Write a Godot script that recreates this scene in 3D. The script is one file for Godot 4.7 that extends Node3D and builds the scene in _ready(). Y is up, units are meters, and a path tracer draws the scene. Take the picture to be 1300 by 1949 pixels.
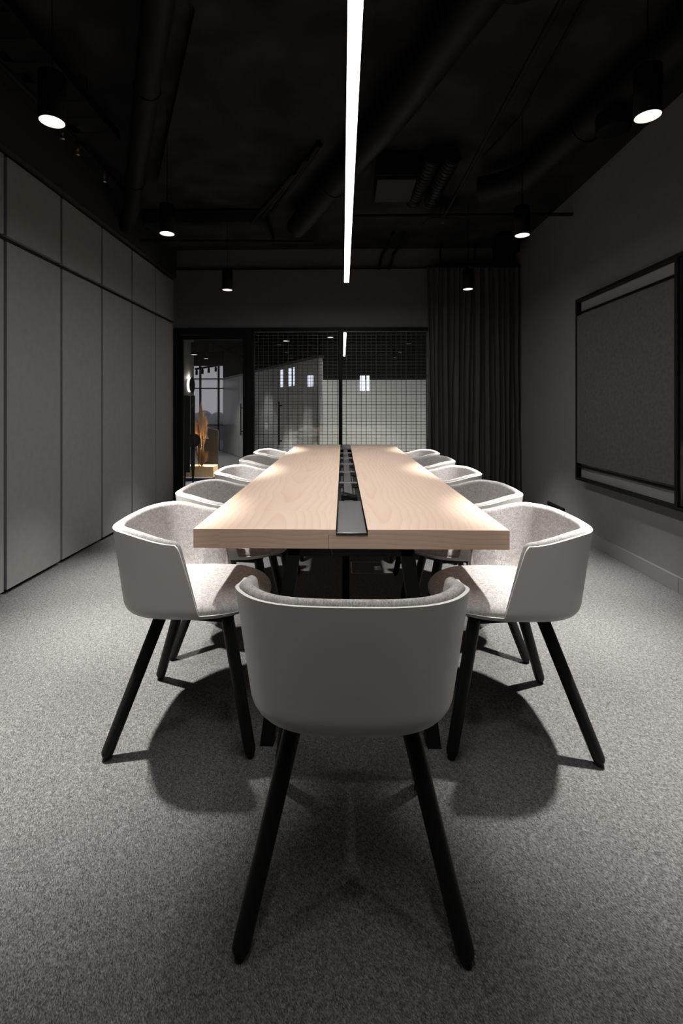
extends Node3D
# A meeting room at night: long wooden table, eleven shell armchairs, linear lamp, six cylinder downlights, glazed partition to a hall.
# Coordinates: x to the right, y up, the room runs away from the camera along -z. at(x, h, d) takes d as the distance into the room.

var mats := {}
var boxes := {}
var taken := {}
var rng := RandomNumberGenerator.new()

func at(x: float, h: float, d: float) -> Vector3:
	return Vector3(x, h, -d)

# ---------------------------------------------------------------- materials
func mat(key: String, color: Color, rough := 0.6, metal := 0.0, spec := 0.5) -> StandardMaterial3D:
	if mats.has(key):
		return mats[key]
	var m := StandardMaterial3D.new()
	m.resource_name = key
	m.albedo_color = color
	m.roughness = rough
	m.metallic = metal
	m.metallic_specular = spec
	mats[key] = m
	return m

func lin(r: float, g: float, b: float) -> Color:
	return Color(r, g, b).linear_to_srgb()

func glow(key: String, color: Color, energy: float) -> StandardMaterial3D:
	var m := mat(key, Color(0.9, 0.9, 0.9), 0.5)
	m.emission_enabled = true
	m.emission = color
	m.emission_energy_multiplier = energy
	return m

func tri(m: StandardMaterial3D, tex: Texture2D, per_metre: float) -> void:
	m.albedo_texture = tex
	m.uv1_triplanar = true
	m.uv1_world_triplanar = true
	m.uv1_scale = Vector3.ONE * per_metre

func speckle(size: int, low: Color, high: Color, freq: float, grain: float, streak: int, seed_: int) -> Array:
	# yarn-like speckle: [colour texture, height texture], tileable
	var r := RandomNumberGenerator.new()
	r.seed = seed_
	var n := FastNoiseLite.new()
	n.seed = seed_
	n.noise_type = FastNoiseLite.TYPE_SIMPLEX_SMOOTH
	n.frequency = freq
	n.fractal_octaves = 3
	var base: Image = n.get_seamless_image(size, size)
	var raw := PackedFloat32Array()
	raw.resize(size * size)
	for i in size * size:
		raw[i] = r.randf()
	var im := Image.create(size, size, false, Image.FORMAT_RGB8)
	var hi := Image.create(size, size, false, Image.FORMAT_RGB8)
	for y in size:
		for x in size:
			var g := 0.0
			for k in streak:
				g += raw[((y + k) % size) * size + (x + k / 2) % size]
			g = (g / streak - 0.5) * sqrt(streak) + 0.5
			var v := clampf(base.get_pixel(x, y).r * (1.0 - grain) + g * grain, 0.0, 1.0)
			im.set_pixel(x, y, low.lerp(high, v))
			hi.set_pixel(x, y, Color(v, v, v))
	return [ImageTexture.create_from_image(im), ImageTexture.create_from_image(hi)]

func wood_texture(w: int, h: int, wide: float, long: float, light: Color, dark: Color, seed_: int, centre: float, spread: float) -> ImageTexture:
	# flat-sawn board: nested arches in the middle, straight grain at the sides, fine pores
	var n := FastNoiseLite.new()
	n.seed = seed_
	n.frequency = 0.9
	n.fractal_octaves = 3
	var fine := FastNoiseLite.new()
	fine.seed = seed_ + 7
	fine.frequency = 1.0
	var r := RandomNumberGenerator.new()
	r.seed = seed_
	var im := Image.create(w, h, false, Image.FORMAT_RGB8)
	for j in h:
		var z := long * j / h
		var wob := 0.035 * n.get_noise_2d(z * 1.3, 3.0)
		for i in w:
			var x := wide * i / w
			var dx := (x - centre * wide - wob) / spread
			var dz := absf(z - 1.35) * 0.40
			var ring := sqrt(dx * dx + 0.004 + dz * dz * 0.33) + 0.045 * n.get_noise_2d(x * 2.4, z * 0.22)
			var f := fposmod(ring * 10.0, 1.0)
			var line := pow(f, 3.0) * (1.0 - smoothstep(0.93, 1.0, f))
			var pore := fine.get_noise_2d(x * 900.0, z * 14.0) * 0.5 + 0.5
			var soft := n.get_noise_2d(x * 5.0 + 9.0, z * 0.9) * 0.5 + 0.5
			var v := clampf(0.34 * line + 0.24 * pore + 0.26 * soft - 0.04, 0.0, 1.0)
			im.set_pixel(i, j, light.lerp(dark, v))
	return ImageTexture.create_from_image(im)

# ---------------------------------------------------------------- geometry
func tool() -> SurfaceTool:
	var st := SurfaceTool.new()
	st.begin(Mesh.PRIMITIVE_TRIANGLES)
	return st

func quad(st: SurfaceTool, a: Vector3, b: Vector3, c: Vector3, d: Vector3) -> void:
	for p in [a, b, c, a, c, d]:
		st.add_vertex(p)

func face_out(st: SurfaceTool, pts: Array, centre: Vector3) -> void:
	# a convex polygon, wound clockwise as seen from outside
	var n: Vector3 = (pts[1] - pts[0]).cross(pts[2] - pts[0])
	var mid := Vector3.ZERO
	for p in pts:
		mid += p / pts.size()
	var list: Array = pts
	if n.dot(mid - centre) > 0.0:
		list = pts.duplicate()
		list.reverse()
	for k in range(1, list.size() - 1):
		for p in [list[0], list[k], list[k + 1]]:
			st.add_vertex(p)

func add_box(st: SurfaceTool, lo: Vector3, hi: Vector3, c := 0.002, xf := Transform3D.IDENTITY) -> void:
	# a box with chamfered edges
	st.set_smooth_group(-1)
	var m := (lo + hi) * 0.5
	var e := (hi - lo).abs() * 0.5
	c = minf(c, minf(e.x, minf(e.y, e.z)) * 0.45)
	var ctr := xf * m
	var axes := [Vector3.RIGHT, Vector3.UP, Vector3.BACK]
	var pt := func(sx: float, sy: float, sz: float, k: int) -> Vector3:
		# the corner's vertex that lies on the face across axis k
		var v := Vector3(sx * (e.x - c), sy * (e.y - c), sz * (e.z - c))
		v[k] += c * [sx, sy, sz][k]
		return xf * (m + v)
	for s in [-1.0, 1.0]:
		face_out(st, [pt.call(s, -1.0, -1.0, 0), pt.call(s, 1.0, -1.0, 0), pt.call(s, 1.0, 1.0, 0), pt.call(s, -1.0, 1.0, 0)], ctr)
		face_out(st, [pt.call(-1.0, s, -1.0, 1), pt.call(1.0, s, -1.0, 1), pt.call(1.0, s, 1.0, 1), pt.call(-1.0, s, 1.0, 1)], ctr)
		face_out(st, [pt.call(-1.0, -1.0, s, 2), pt.call(1.0, -1.0, s, 2), pt.call(1.0, 1.0, s, 2), pt.call(-1.0, 1.0, s, 2)], ctr)
		for t in [-1.0, 1.0]:
			face_out(st, [pt.call(s, t, -1.0, 0), pt.call(s, t, 1.0, 0), pt.call(s, t, 1.0, 1), pt.call(s, t, -1.0, 1)], ctr)
			face_out(st, [pt.call(s, -1.0, t, 0), pt.call(s, 1.0, t, 0), pt.call(s, 1.0, t, 2), pt.call(s, -1.0, t, 2)], ctr)
			face_out(st, [pt.call(-1.0, s, t, 1), pt.call(1.0, s, t, 1), pt.call(1.0, s, t, 2), pt.call(-1.0, s, t, 2)], ctr)
			for u in [-1.0, 1.0]:
				face_out(st, [pt.call(s, t, u, 0), pt.call(s, t, u, 1), pt.call(s, t, u, 2)], ctr)

func grid(st: SurfaceTool, rows: Array, loop := false, flip := false) -> void:
	st.set_smooth_group(0)
	for j in rows.size() - 1:
		var a: PackedVector3Array = rows[j]
		var b: PackedVector3Array = rows[j + 1]
		var n := a.size()
		for i in (n if loop else n - 1):
			var k := (i + 1) % n
			if flip:
				quad(st, a[i], b[i], b[k], a[k])
			else:
				quad(st, a[i], a[k], b[k], b[i])

func add_tube(st: SurfaceTool, pts: Array, radii: Array, seg := 12, caps := true) -> void:
	var rows := []
	var side := Vector3.ZERO
	for i in pts.size():
		var dir: Vector3 = (pts[mini(i + 1, pts.size() - 1)] - pts[maxi(i - 1, 0)]).normalized()
		if side == Vector3.ZERO:
			side = dir.cross(Vector3.UP if absf(dir.y) < 0.9 else Vector3.RIGHT).normalized()
		side = (side - dir * side.dot(dir)).normalized()
		var up := side.cross(dir)
		var row := PackedVector3Array()
		for k in seg:
			var t := TAU * k / seg
			row.append(pts[i] + (side * cos(t) + up * sin(t)) * float(radii[i % radii.size()]))
		rows.append(row)
	grid(st, rows, true, false)
	if caps:
		st.set_smooth_group(-1)
		for e in [0, rows.size() - 1]:
			var row: PackedVector3Array = rows[e]
			var inside: Vector3 = pts[1] if e == 0 else pts[pts.size() - 2]
			var list := []
			for p in row:
				list.append(p)
			face_out(st, list, inside)

func add_lathe(st: SurfaceTool, profile: Array, centre: Vector3, seg := 32) -> void:
	# profile: Vector2(radius, height) from the bottom inside round to the top
	var rows := []
	for p in profile:
		var row := PackedVector3Array()
		for k in seg:
			var t := TAU * k / seg
			row.append(centre + Vector3(cos(t) * p.x, p.y, sin(t) * p.x))
		rows.append(row)
	grid(st, rows, true, false)

func mesh_of(st: SurfaceTool) -> ArrayMesh:
	st.generate_normals()
	return st.commit()

func box_mesh(size: Vector3, c := 0.002) -> ArrayMesh:
	var key := "%s %s" % [size, c]
	if not boxes.has(key):
		var st := tool()
		add_box(st, -size * 0.5, size * 0.5, c)
		boxes[key] = mesh_of(st)
	return boxes[key]

# ---------------------------------------------------------------- nodes
func numbered(called: String) -> String:
	var n: int = taken.get(called, 0)
	taken[called] = n + 1
	return called if n == 0 else "%s_%03d" % [called, n]

func tag(o: Node3D, label: String, category := "", group := "", kind := "") -> Node3D:
	if label:
		o.set_meta("label", label)
	if category:
		o.set_meta("category", category)
	if group:
		o.set_meta("group", group)
	if kind:
		o.set_meta("kind", kind)
	return o

func thing(called: String, label: String, category: String, where := Vector3.ZERO, turn := 0.0, group := "") -> Node3D:
	var o := Node3D.new()
	o.name = numbered(called)
	add_child(o)
	o.position = where
	o.rotation.y = turn
	return tag(o, label, category, group)

func part(called: String, mesh: Mesh, m: Material, parent: Node3D, where := Vector3.ZERO) -> MeshInstance3D:
	var o := MeshInstance3D.new()
	o.mesh = mesh
	o.material_override = m
	o.name = numbered(called) if parent == self else called
	parent.add_child(o, true)
	o.position = where
	return o

func block(called: String, lo: Vector3, hi: Vector3, m: Material, parent: Node3D, c := 0.002) -> MeshInstance3D:
	var size := (hi - lo).abs()
	return part(called, box_mesh(size, c), m, parent, (lo + hi) * 0.5)

func struct(called: String, lo: Vector3, hi: Vector3, m: Material, label: String, c := 0.0005) -> MeshInstance3D:
	var o := block(called, lo, hi, m, self, c)
	tag(o, label, "", "", "structure")
	return o

func frame_node(called: String, where: Vector3, label: String, turn := 0.0) -> Node3D:
	var o := Node3D.new()
	o.name = numbered(called)
	add_child(o)
	o.position = where
	o.rotation.y = turn
	return tag(o, label, "", "", "structure")

func copy(source: Node3D, called: String, where: Vector3, turn: float, label: String) -> Node3D:
	var o: Node3D = source.duplicate()
	o.name = numbered(called)
	add_child(o)
	o.position = where
	o.rotation.y = turn
	o.set_meta("label", label)
	return o

func text(words: String, size: float, m: Material, parent: Node3D, called: String) -> MeshInstance3D:
	var t := TextMesh.new()
	var f := SystemFont.new()
	f.font_names = PackedStringArray(["Droid Sans"])
	t.font = f
	t.text = words
	t.font_size = 32
	t.pixel_size = size / 32.0
	t.depth = 0.002
	return part(called, t, m, parent)

# ---------------------------------------------------------------- the chair
const RIM_BACK := 0.745
const RIM_TIP := 0.711
const BASE := 0.443
const LIP := 0.468

func chair_plan(u: float, inset: float) -> Vector2:
	# u = 0 right side, PI / 2 front, PI left side, 3 PI / 2 back
	var front := sin(u) > 0.0
	var n := 2.5 if front else 3.17
	# the sides lean in more than the back
	var a := 0.280 - inset
	var b := (0.305 - inset) if front else (0.267 - inset * 0.78)
	return Vector2(a * signf(cos(u)) * pow(absf(cos(u)), 2.0 / n), b * signf(sin(u)) * pow(absf(sin(u)), 2.0 / n))

func chair_rim(u: float) -> float:
	var z := chair_plan(u, 0.0).y
	if z <= 0.0:
		return lerpf(RIM_TIP, RIM_BACK, smoothstep(0.0, 1.0, clampf(-z / 0.2, 0.0, 1.0)))
	var f := clampf(z / 0.074, 0.0, 1.0)
	return lerpf(RIM_TIP, LIP, clampf(f - 0.10 * (1.0 - f) * minf(1.0, f * 6.0), 0.0, 1.0))

func chair_inset(h: float) -> float:
	var k := clampf((h - BASE) / 0.048, 0.0, 1.0)
	var round_ := 0.048 * (1.0 - sqrt(maxf(0.0, 1.0 - (1.0 - k) * (1.0 - k))))
	return round_ + (RIM_BACK - h) / 0.302 * 0.043

func chair_angles() -> PackedFloat32Array:
	var us := PackedFloat32Array()
	var u := 0.0
	while u < TAU - 0.004:
		us.append(u)
		var near := minf(absf(sin(u)), 1.0)
		u += 0.008 if near < 0.2 and sin(u) > -0.05 else 0.05
	return us

func make_chair() -> Node3D:
	var shell_m: StandardMaterial3D = mats.shell
	var root := thing("shell_armchair", "", "chair")
	root.set_meta("group", "armchairs round the meeting table")
	var us := chair_angles()
	# outer shell, rim edge and inner shell in one mesh
	var st := tool()
	var outer := []
	var inner := []
	for s in [0.02, 0.5, 0.85]:
		var ro := PackedVector3Array()
		var ri := PackedVector3Array()
		for u in us:
			var p: Vector2 = chair_plan(u, chair_inset(BASE)) * float(s)
			ro.append(Vector3(p.x, BASE - 0.003 * (1.0 - s), p.y))
			ri.append(Vector3(p.x, BASE + 0.009, p.y))
		outer.append(ro)
		inner.append(ri)
	var nv := 18
	for j in nv + 1:
		var ro := PackedVector3Array()
		var ri := PackedVector3Array()
		var f := pow(float(j) / nv, 1.7)
		for u in us:
			var hr := chair_rim(u)
			var h := lerpf(BASE, hr, f)
			var p := chair_plan(u, chair_inset(h))
			ro.append(Vector3(p.x, h, p.y))
			var hi := lerpf(BASE + 0.009, hr, f)
			var q := chair_plan(u, chair_inset(hi - 0.009 * (1.0 - f)) + 0.0085)
			ri.append(Vector3(q.x, hi, q.y))
		outer.append(ro)
		inner.append(ri)
	grid(st, outer, true, true)
	grid(st, inner, true, false)
	st.set_smooth_group(1)
	var top_o: PackedVector3Array = outer[outer.size() - 1]
	var top_i: PackedVector3Array = inner[inner.size() - 1]
	for i in us.size():
		var k := (i + 1) % us.size()
		quad(st, top_o[i], top_i[i], top_i[k], top_o[k])
	part("shell", mesh_of(st), shell_m, root)
	# padded lining of back and arms
	st = tool()
	var cols := []
	var ends := []
	for k in range(0, 400):
		var u := lerpf(PI - 0.24, TAU + 0.24, k / 399.0)
		var z := chair_plan(u, 0.0).y
		if z > 0.068:
			continue
		ends.append(u)
	var rows := []
	for m in 15:
		rows.append(PackedVector3Array())
	for k in ends.size():
		var u: float = ends[k]
		var edge := minf(k, ends.size() - 1 - k) / 26.0
		var th := 0.030 * sqrt(clampf(edge, 0.16, 1.0)) + 0.001
		var top := chair_rim(u) + 0.004 - 0.004 * (1.0 - clampf(edge, 0.0, 1.0))
		var low := 0.462
		var sec := []
		sec.append(Vector2(0.0, low))
		sec.append(Vector2(0.0, lerpf(low, top, 0.5)))
		sec.append(Vector2(0.0, top - 0.006))
		for q in 6:
			var t := PI * (q + 0.5) / 6.0
			sec.append(Vector2(th * 0.5 - cos(t) * th * 0.5, top - 0.006 + sin(t) * 0.012))
		sec.append(Vector2(th, top - 0.010))
		sec.append(Vector2(th * 1.04, lerpf(top, low, 0.25)))
		sec.append(Vector2(th * 1.08, lerpf(top, low, 0.5)))
		sec.append(Vector2(th * 1.10, lerpf(top, low, 0.75)))
		sec.append(Vector2(th * 1.06, lerpf(top, low, 0.93)))
		sec.append(Vector2(th * 0.9, low))
		for m in 15:
			var s2: Vector2 = sec[m]
			var p := chair_plan(u, chair_inset(maxf(s2.y, low)) + 0.0092 + s2.x)
			rows[m].append(Vector3(p.x, s2.y, p.y))
	grid(st, rows, false, false)
	for e in [0, ends.size() - 1]:
		var cap := []
		for m in 15:
			cap.append(rows[m][e])
		face_out(st, cap, rows[8][ends.size() / 2])
	part("back_padding", mesh_of(st), mats.fabric, root)
	# seat cushion
	st = tool()
	var rings := []
	var prof := [Vector2(0.035, 0.454), Vector2(0.014, 0.456), Vector2(0.003, 0.462), Vector2(0.0, 0.472), Vector2(0.002, 0.482), Vector2(0.009, 0.491), Vector2(0.022, 0.498), Vector2(0.045, 0.5025), Vector2(0.09, 0.505), Vector2(0.20, 0.506)]
	for p in prof:
		var row := PackedVector3Array()
		for k in 96:
			var u := TAU * k / 96.0
			var front := sin(u) > 0.0
			var n := 2.5 if front else 3.0
			var a: float = 0.230 - p.x
			var b: float = (0.262 if front else 0.215) - p.x
			var x := a * signf(cos(u)) * pow(absf(cos(u)), 2.0 / n)
			var z := maxf(b, 0.004) * signf(sin(u)) * pow(absf(sin(u)), 2.0 / n)
			# the front edge rolls down
			var drop := 0.012 * pow(clampf((z - 0.10) / 0.15, 0.0, 1.0), 2.0)
			row.append(Vector3(x, p.y - drop, z))
		rings.append(row)
	var mid := PackedVector3Array()
	for k in 96:
		mid.append(Vector3(0, 0.506, 0))
	rings.append(mid)
	grid(st, rings, true, true)
	part("seat_cushion", mesh_of(st), mats.fabric, root)
	# four splayed legs with rounded feet, and the bracket below the shell
	var feet := [Vector3(-0.236, 0, -0.240), Vector3(0.236, 0, -0.240), Vector3(-0.214, 0, 0.230), Vector3(0.214, 0, 0.230)]
	var tops := [Vector3(-0.128, 0.437, -0.095), Vector3(0.128, 0.437, -0.095), Vector3(-0.160, 0.437, 0.140), Vector3(0.160, 0.437, 0.140)]
	for k in 4:
		st = tool()
		var a: Vector3 = feet[k] + Vector3(0, 0.010, 0)
		var b: Vector3 = tops[k]
		var dir := (b - a).normalized()
		var pts := []
		var rad := []
		for q in 5:
			var t := PI / 2.0 * q / 5.0
			pts.append(a + dir * 0.0195 * (1.0 - cos(t)) - dir * 0.004)
			rad.append(maxf(0.004, 0.0195 * sin(t)))
		pts.append(a + dir * 0.0195)
		rad.append(0.0195)
		pts.append(a.lerp(b, 0.5))
		rad.append(0.0205)
		pts.append(b)
		rad.append(0.0215)
		add_tube(st, pts, rad, 20)
		var leg := part("leg", mesh_of(st), mats.leg, root)
		st = tool()
		add_tube(st, [feet[k] + Vector3(0, 0.001, 0), feet[k] + Vector3(0, 0.011, 0)], [0.010], 14)
		part("glide", mesh_of(st), mats.rubber, leg)
	st = tool()
	for pair in [[0, 1], [2, 3], [0, 2], [1, 3]]:
		var a: Vector3 = tops[pair[0]] - Vector3(0, 0.004, 0)
		var b: Vector3 = tops[pair[1]] - Vector3(0, 0.004, 0)
		var d := b - a
		var xf := Transform3D(Basis(Vector3.UP, atan2(d.x, d.z)), (a + b) * 0.5)
		add_box(st, Vector3(-0.016, -0.010, -d.length() * 0.5), Vector3(0.016, 0.008, d.length() * 0.5), 0.003, xf)
	part("bracket", mesh_of(st), mats.leg, root)
	return root

# ---------------------------------------------------------------- lamps
func make_downlight(called: String, label: String, group: String, where: Vector3, ceiling: float, energy: float, angle: float, towards := Vector3.DOWN, glare := 1.0) -> Node3D:
	# where = middle of the opening
	var root := thing(called, label, "lamp", where, 0.0, group)
	var st := tool()
	add_lathe(st, [Vector2(0.0455, 0.0), Vector2(0.049, 0.0), Vector2(0.049, 0.183), Vector2(0.046, 0.186), Vector2(0.0, 0.186)], Vector3.ZERO, 40)
	part("housing", mesh_of(st), mats.lamp_black, root)
	st = tool()
	add_lathe(st, [Vector2(0.0455, 0.0), Vector2(0.040, 0.022), Vector2(0.030, 0.045), Vector2(0.022, 0.055), Vector2(0.0, 0.056)], Vector3.ZERO, 40)
	part("lamp_reflector", mesh_of(st), mats.reflector, root)
	st = tool()
	add_tube(st, [Vector3(0, 0.186, 0), Vector3(0, ceiling - where.y, 0)], [0.0022], 6)
	part("suspension_wire", mesh_of(st), mats.lamp_black, root)
	var s := SpotLight3D.new()
	s.name = "beam"
	root.add_child(s, true)
	s.position = Vector3(0, -0.004, 0)
	var d := towards.normalized()
	s.basis = Basis.looking_at(d, Vector3.FORWARD if absf(d.y) > 0.7 else Vector3.UP)
	s.light_energy = energy
	s.light_color = Color(1.0, 0.985, 0.965)
	s.light_size = 0.03
	s.spot_range = 14.0
	s.spot_angle = angle
	s.spot_attenuation = 2.0
	s.spot_angle_attenuation = 1.0
	s.shadow_enabled = true
	return root

# ---------------------------------------------------------------- scene
func _ready() -> void:
	rng.seed = 11
	# camera: level, lens shifted, as an architectural shot
	var cam := Camera3D.new()
	cam.name = "camera"
	add_child(cam)
	cam.position = Vector3(0, 1.15, 0)
	cam.rotation.y = deg_to_rad(1.3)
	cam.projection = Camera3D.PROJECTION_FRUSTUM
	cam.near = 0.05
	cam.far = 120.0
	var focal := 921.0
	cam.size = 1949.0 / focal * cam.near
	var pp := Vector2(652.0 - focal * tan(deg_to_rad(1.3)), 775.0)
	cam.frustum_offset = Vector2((650.0 - pp.x) / focal, (pp.y - 974.5) / focal) * cam.near
	cam.current = true
	# overcast dusk outside the far window
	var we := WorldEnvironment.new()
	we.name = "environment"
	add_child(we)
	var env := Environment.new()
	env.background_mode = Environment.BG_COLOR
	env.background_color = Color(0.74, 0.74, 0.77)
	env.background_energy_multiplier = 1.0
	env.tonemap_mode = Environment.TONE_MAPPER_LINEAR
	env.tonemap_exposure = 1.0
	env.sdfgi_enabled = true
	env.ssao_enabled = true
	env.ssil_enabled = true
	we.environment = env
	# the lamp line over the table (its fitting is built in linear_lamp())
	var LINE := 5.7
	var SPOT := 21.0
	build_materials()
	linear_lamp(LINE)
	downlights(SPOT)
	room_shell()
	partition()
	hall()
	ceiling_services()
	wall_board()
	curtain()
	table()
	chairs()
	small_things()

func build_materials() -> void:
	var carpet := mat("carpet", Color(1, 1, 1), 0.95, 0.0, 0.2)
	var t := speckle(1024, lin(0.022, 0.022, 0.0215), lin(0.235, 0.235, 0.23), 0.06, 0.72, 3, 5)
	carpet.albedo_texture = t[0]
	carpet.uv1_triplanar = true
	carpet.uv1_world_triplanar = true
	carpet.uv1_scale = Vector3.ONE * 0.9
	carpet.heightmap_enabled = true
	carpet.heightmap_texture = t[1]
	carpet.heightmap_scale = 0.35
	var fab := mat("fabric", Color(1, 1, 1), 0.95, 0.0, 0.2)
	var t2 := speckle(512, lin(0.16, 0.15, 0.147), lin(0.64, 0.617, 0.60), 0.06, 0.7, 2, 9)
	fab.albedo_texture = t2[0]
	fab.uv1_triplanar = true
	fab.uv1_scale = Vector3.ONE * 1.5
	fab.rim_enabled = true
	fab.rim = 0.08
	fab.rim_tint = 0.5
	mat("shell", lin(0.72, 0.703, 0.675), 0.40, 0.0, 0.5)
	mat("leg", lin(0.008, 0.008, 0.008), 0.45, 0.0, 0.3)
	mat("rubber", lin(0.01, 0.01, 0.01), 0.8)
	mat("lamp_black", lin(0.004, 0.004, 0.004), 0.6, 0.0, 0.15)
	glow("reflector", Color(1.0, 0.975, 0.94), 0.6)
	glow("diffuser", Color(1.0, 0.985, 0.96), 4.0)
	var light := lin(0.80, 0.625, 0.51)
	var dark := lin(0.62, 0.42, 0.30)
	var w1 := mat("wood_top", Color(1, 1, 1), 0.55, 0.0, 0.35)
	w1.albedo_texture = wood_texture(640, 1600, 0.6, 3.7, light, dark, 21, 0.5, 0.24)
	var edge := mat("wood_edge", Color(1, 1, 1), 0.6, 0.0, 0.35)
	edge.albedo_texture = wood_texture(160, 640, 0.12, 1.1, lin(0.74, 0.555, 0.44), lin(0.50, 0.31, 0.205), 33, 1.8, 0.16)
	mat("table_steel", lin(0.009, 0.009, 0.009), 0.45, 0.0, 0.3)
	mat("tray_grey", lin(0.06, 0.059, 0.063), 0.36, 0.0, 0.5)
	mat("tray_dark", lin(0.006, 0.006, 0.006), 0.6, 0.0, 0.2)
	mat("gloss_black", lin(0.006, 0.006, 0.006), 0.15)
	var wl := mat("panel", lin(0.225, 0.217, 0.212), 0.72, 0.0, 0.3)
	var tp := speckle(512, Color(0.93, 0.93, 0.93), Color(1, 1, 1), 0.02, 0.3, 1, 15)
	tri(wl, tp[0], 1.4)
	mat("gap_black", lin(0.008, 0.008, 0.008), 0.8)
	var wr := mat("wall_paint", lin(0.145, 0.141, 0.138), 0.8, 0.0, 0.3)
	tri(wr, tp[0], 1.1)
	var wb := mat("wall_dark", lin(0.092, 0.089, 0.089), 0.8, 0.0, 0.3)
	tri(wb, tp[0], 1.1)
	mat("baseboard", lin(0.14, 0.136, 0.133), 0.6)
	var conc := mat("ceiling_concrete", lin(0.027, 0.0262, 0.0262), 0.9, 0.0, 0.1)
	var tc := speckle(512, Color(0.6, 0.6, 0.6), Color(1, 1, 1), 0.006, 0.12, 1, 25)
	tri(conc, tc[0], 0.6)
	conc.heightmap_enabled = true
	conc.heightmap_texture = tc[1]
	conc.heightmap_scale = 1.2
	mat("duct_black", lin(0.007, 0.007, 0.007), 0.55, 0.0, 0.2)
	mat("pipe_black", lin(0.007, 0.007, 0.007), 0.55, 0.0, 0.15)
	mat("brass", lin(0.55, 0.38, 0.16), 0.35, 1.0)
	mat("frame_black", lin(0.006, 0.006, 0.006), 0.5, 0.0, 0.2)
	var g := mat("glass", Color(0.3, 0.32, 0.31, 0.015), 0.0, 0.0, 0.55)
	g.transparency = BaseMaterial3D.TRANSPARENCY_ALPHA
	mat("mesh_wire", lin(0.016, 0.016, 0.016), 0.5)
	var cur := mat("curtain_cloth", lin(0.06, 0.057, 0.057), 0.95, 0.0, 0.15)
	cur.rim_enabled = true
	cur.rim = 0.2
	var bf := mat("board_fabric", Color(1, 1, 1), 0.95, 0.0, 0.15)
	var tb := speckle(512, lin(0.050, 0.047, 0.048), lin(0.105, 0.10, 0.10), 0.03, 0.6, 1, 31)
	tri(bf, tb[0], 1.6)
	mat("board_back", lin(0.15, 0.147, 0.147), 0.45)
	mat("hall_floor", lin(0.20, 0.203, 0.196), 0.5, 0.0, 0.35)
	mat("hall_white", lin(0.47, 0.485, 0.47), 0.25)
	mat("hall_dark", lin(0.008, 0.008, 0.008), 0.8, 0.0, 0.2)
	mat("hall_grey", lin(0.16, 0.16, 0.165), 0.7)

# ---- the lamp line
func linear_lamp(energy: float) -> void:
	var near := 0.02
	var far := 4.82
	var h := 2.39
	var x := 0.04
	var root := thing("linear_pendant", "long thin linear pendant lamp glowing white above the wooden table", "lamp", at(x, h, (near + far) * 0.5))
	var half := (far - near) * 0.5
	block("housing", Vector3(-0.027, 0.004, -half), Vector3(0.027, 0.075, half), mats.lamp_black, root, 0.002)
	# two diffusers meet at a seam
	var seam := -(3.0 - (near + far) * 0.5)
	block("diffuser", Vector3(-0.024, 0.0, -half + 0.002), Vector3(0.024, 0.010, seam - 0.001), mats.diffuser, root, 0.001)
	block("diffuser", Vector3(-0.024, 0.0, seam + 0.001), Vector3(0.024, 0.010, half - 0.002), mats.diffuser, root, 0.001)
	for z in [-half + 0.25, 0.0, half - 0.25]:
		var st := tool()
		add_tube(st, [Vector3(0, 0.075, z), Vector3(0, 3.085 - h, z)], [0.0012], 6)
		part("suspension_wire", mesh_of(st), mats.lamp_black, root)
	var l := AreaLight3D.new()
	l.name = "lamp_line"
	root.add_child(l, true)
	l.position = Vector3(0, -0.003, 0)
	l.rotation.x = -PI / 2.0
	l.area_size = Vector2(0.046, 2.0 * half - 0.01)
	l.light_energy = energy
	l.light_color = Color(1.0, 0.988, 0.975)
	l.area_range = 14.0
	l.area_attenuation = 2.0
	l.shadow_enabled = true

func downlights(energy: float) -> void:
	var spots := [[-1.14, 1.874, "black cylinder downlight nearest the camera above the grey wall panels"], [-1.133, 3.101, "middle one of three black cylinder downlights on the wall panel side"], [-1.10, 4.60, "farthest black cylinder downlight on the wall panel side, before the back wall"],
		[1.176, 1.892, "black cylinder downlight nearest the camera on the framed board side"], [1.171, 3.182, "middle one of three black cylinder downlights on the framed board side"], [1.19, 4.62, "farthest black cylinder downlight, in front of the dark curtain"]]
	for s in spots:
		make_downlight("cylinder_downlight", s[2], "cylinder downlights of the meeting room", at(s[0], 2.27, s[1]), 3.085, energy, 28.5)
	# a dimmer, wider pair just behind the picture's edge: its light shows on the chair backs and in the near chair's leg shadows
	for x in [-1.15, 1.18]:
		make_downlight("cylinder_downlight", "dim black cylinder downlight above the camera, on the %s side" % ("wall panel" if x < 0.0 else "framed board"), "cylinder downlights of the meeting room", at(x, 2.27, 0.80), 3.085, energy * 0.026, 58.0)

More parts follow.
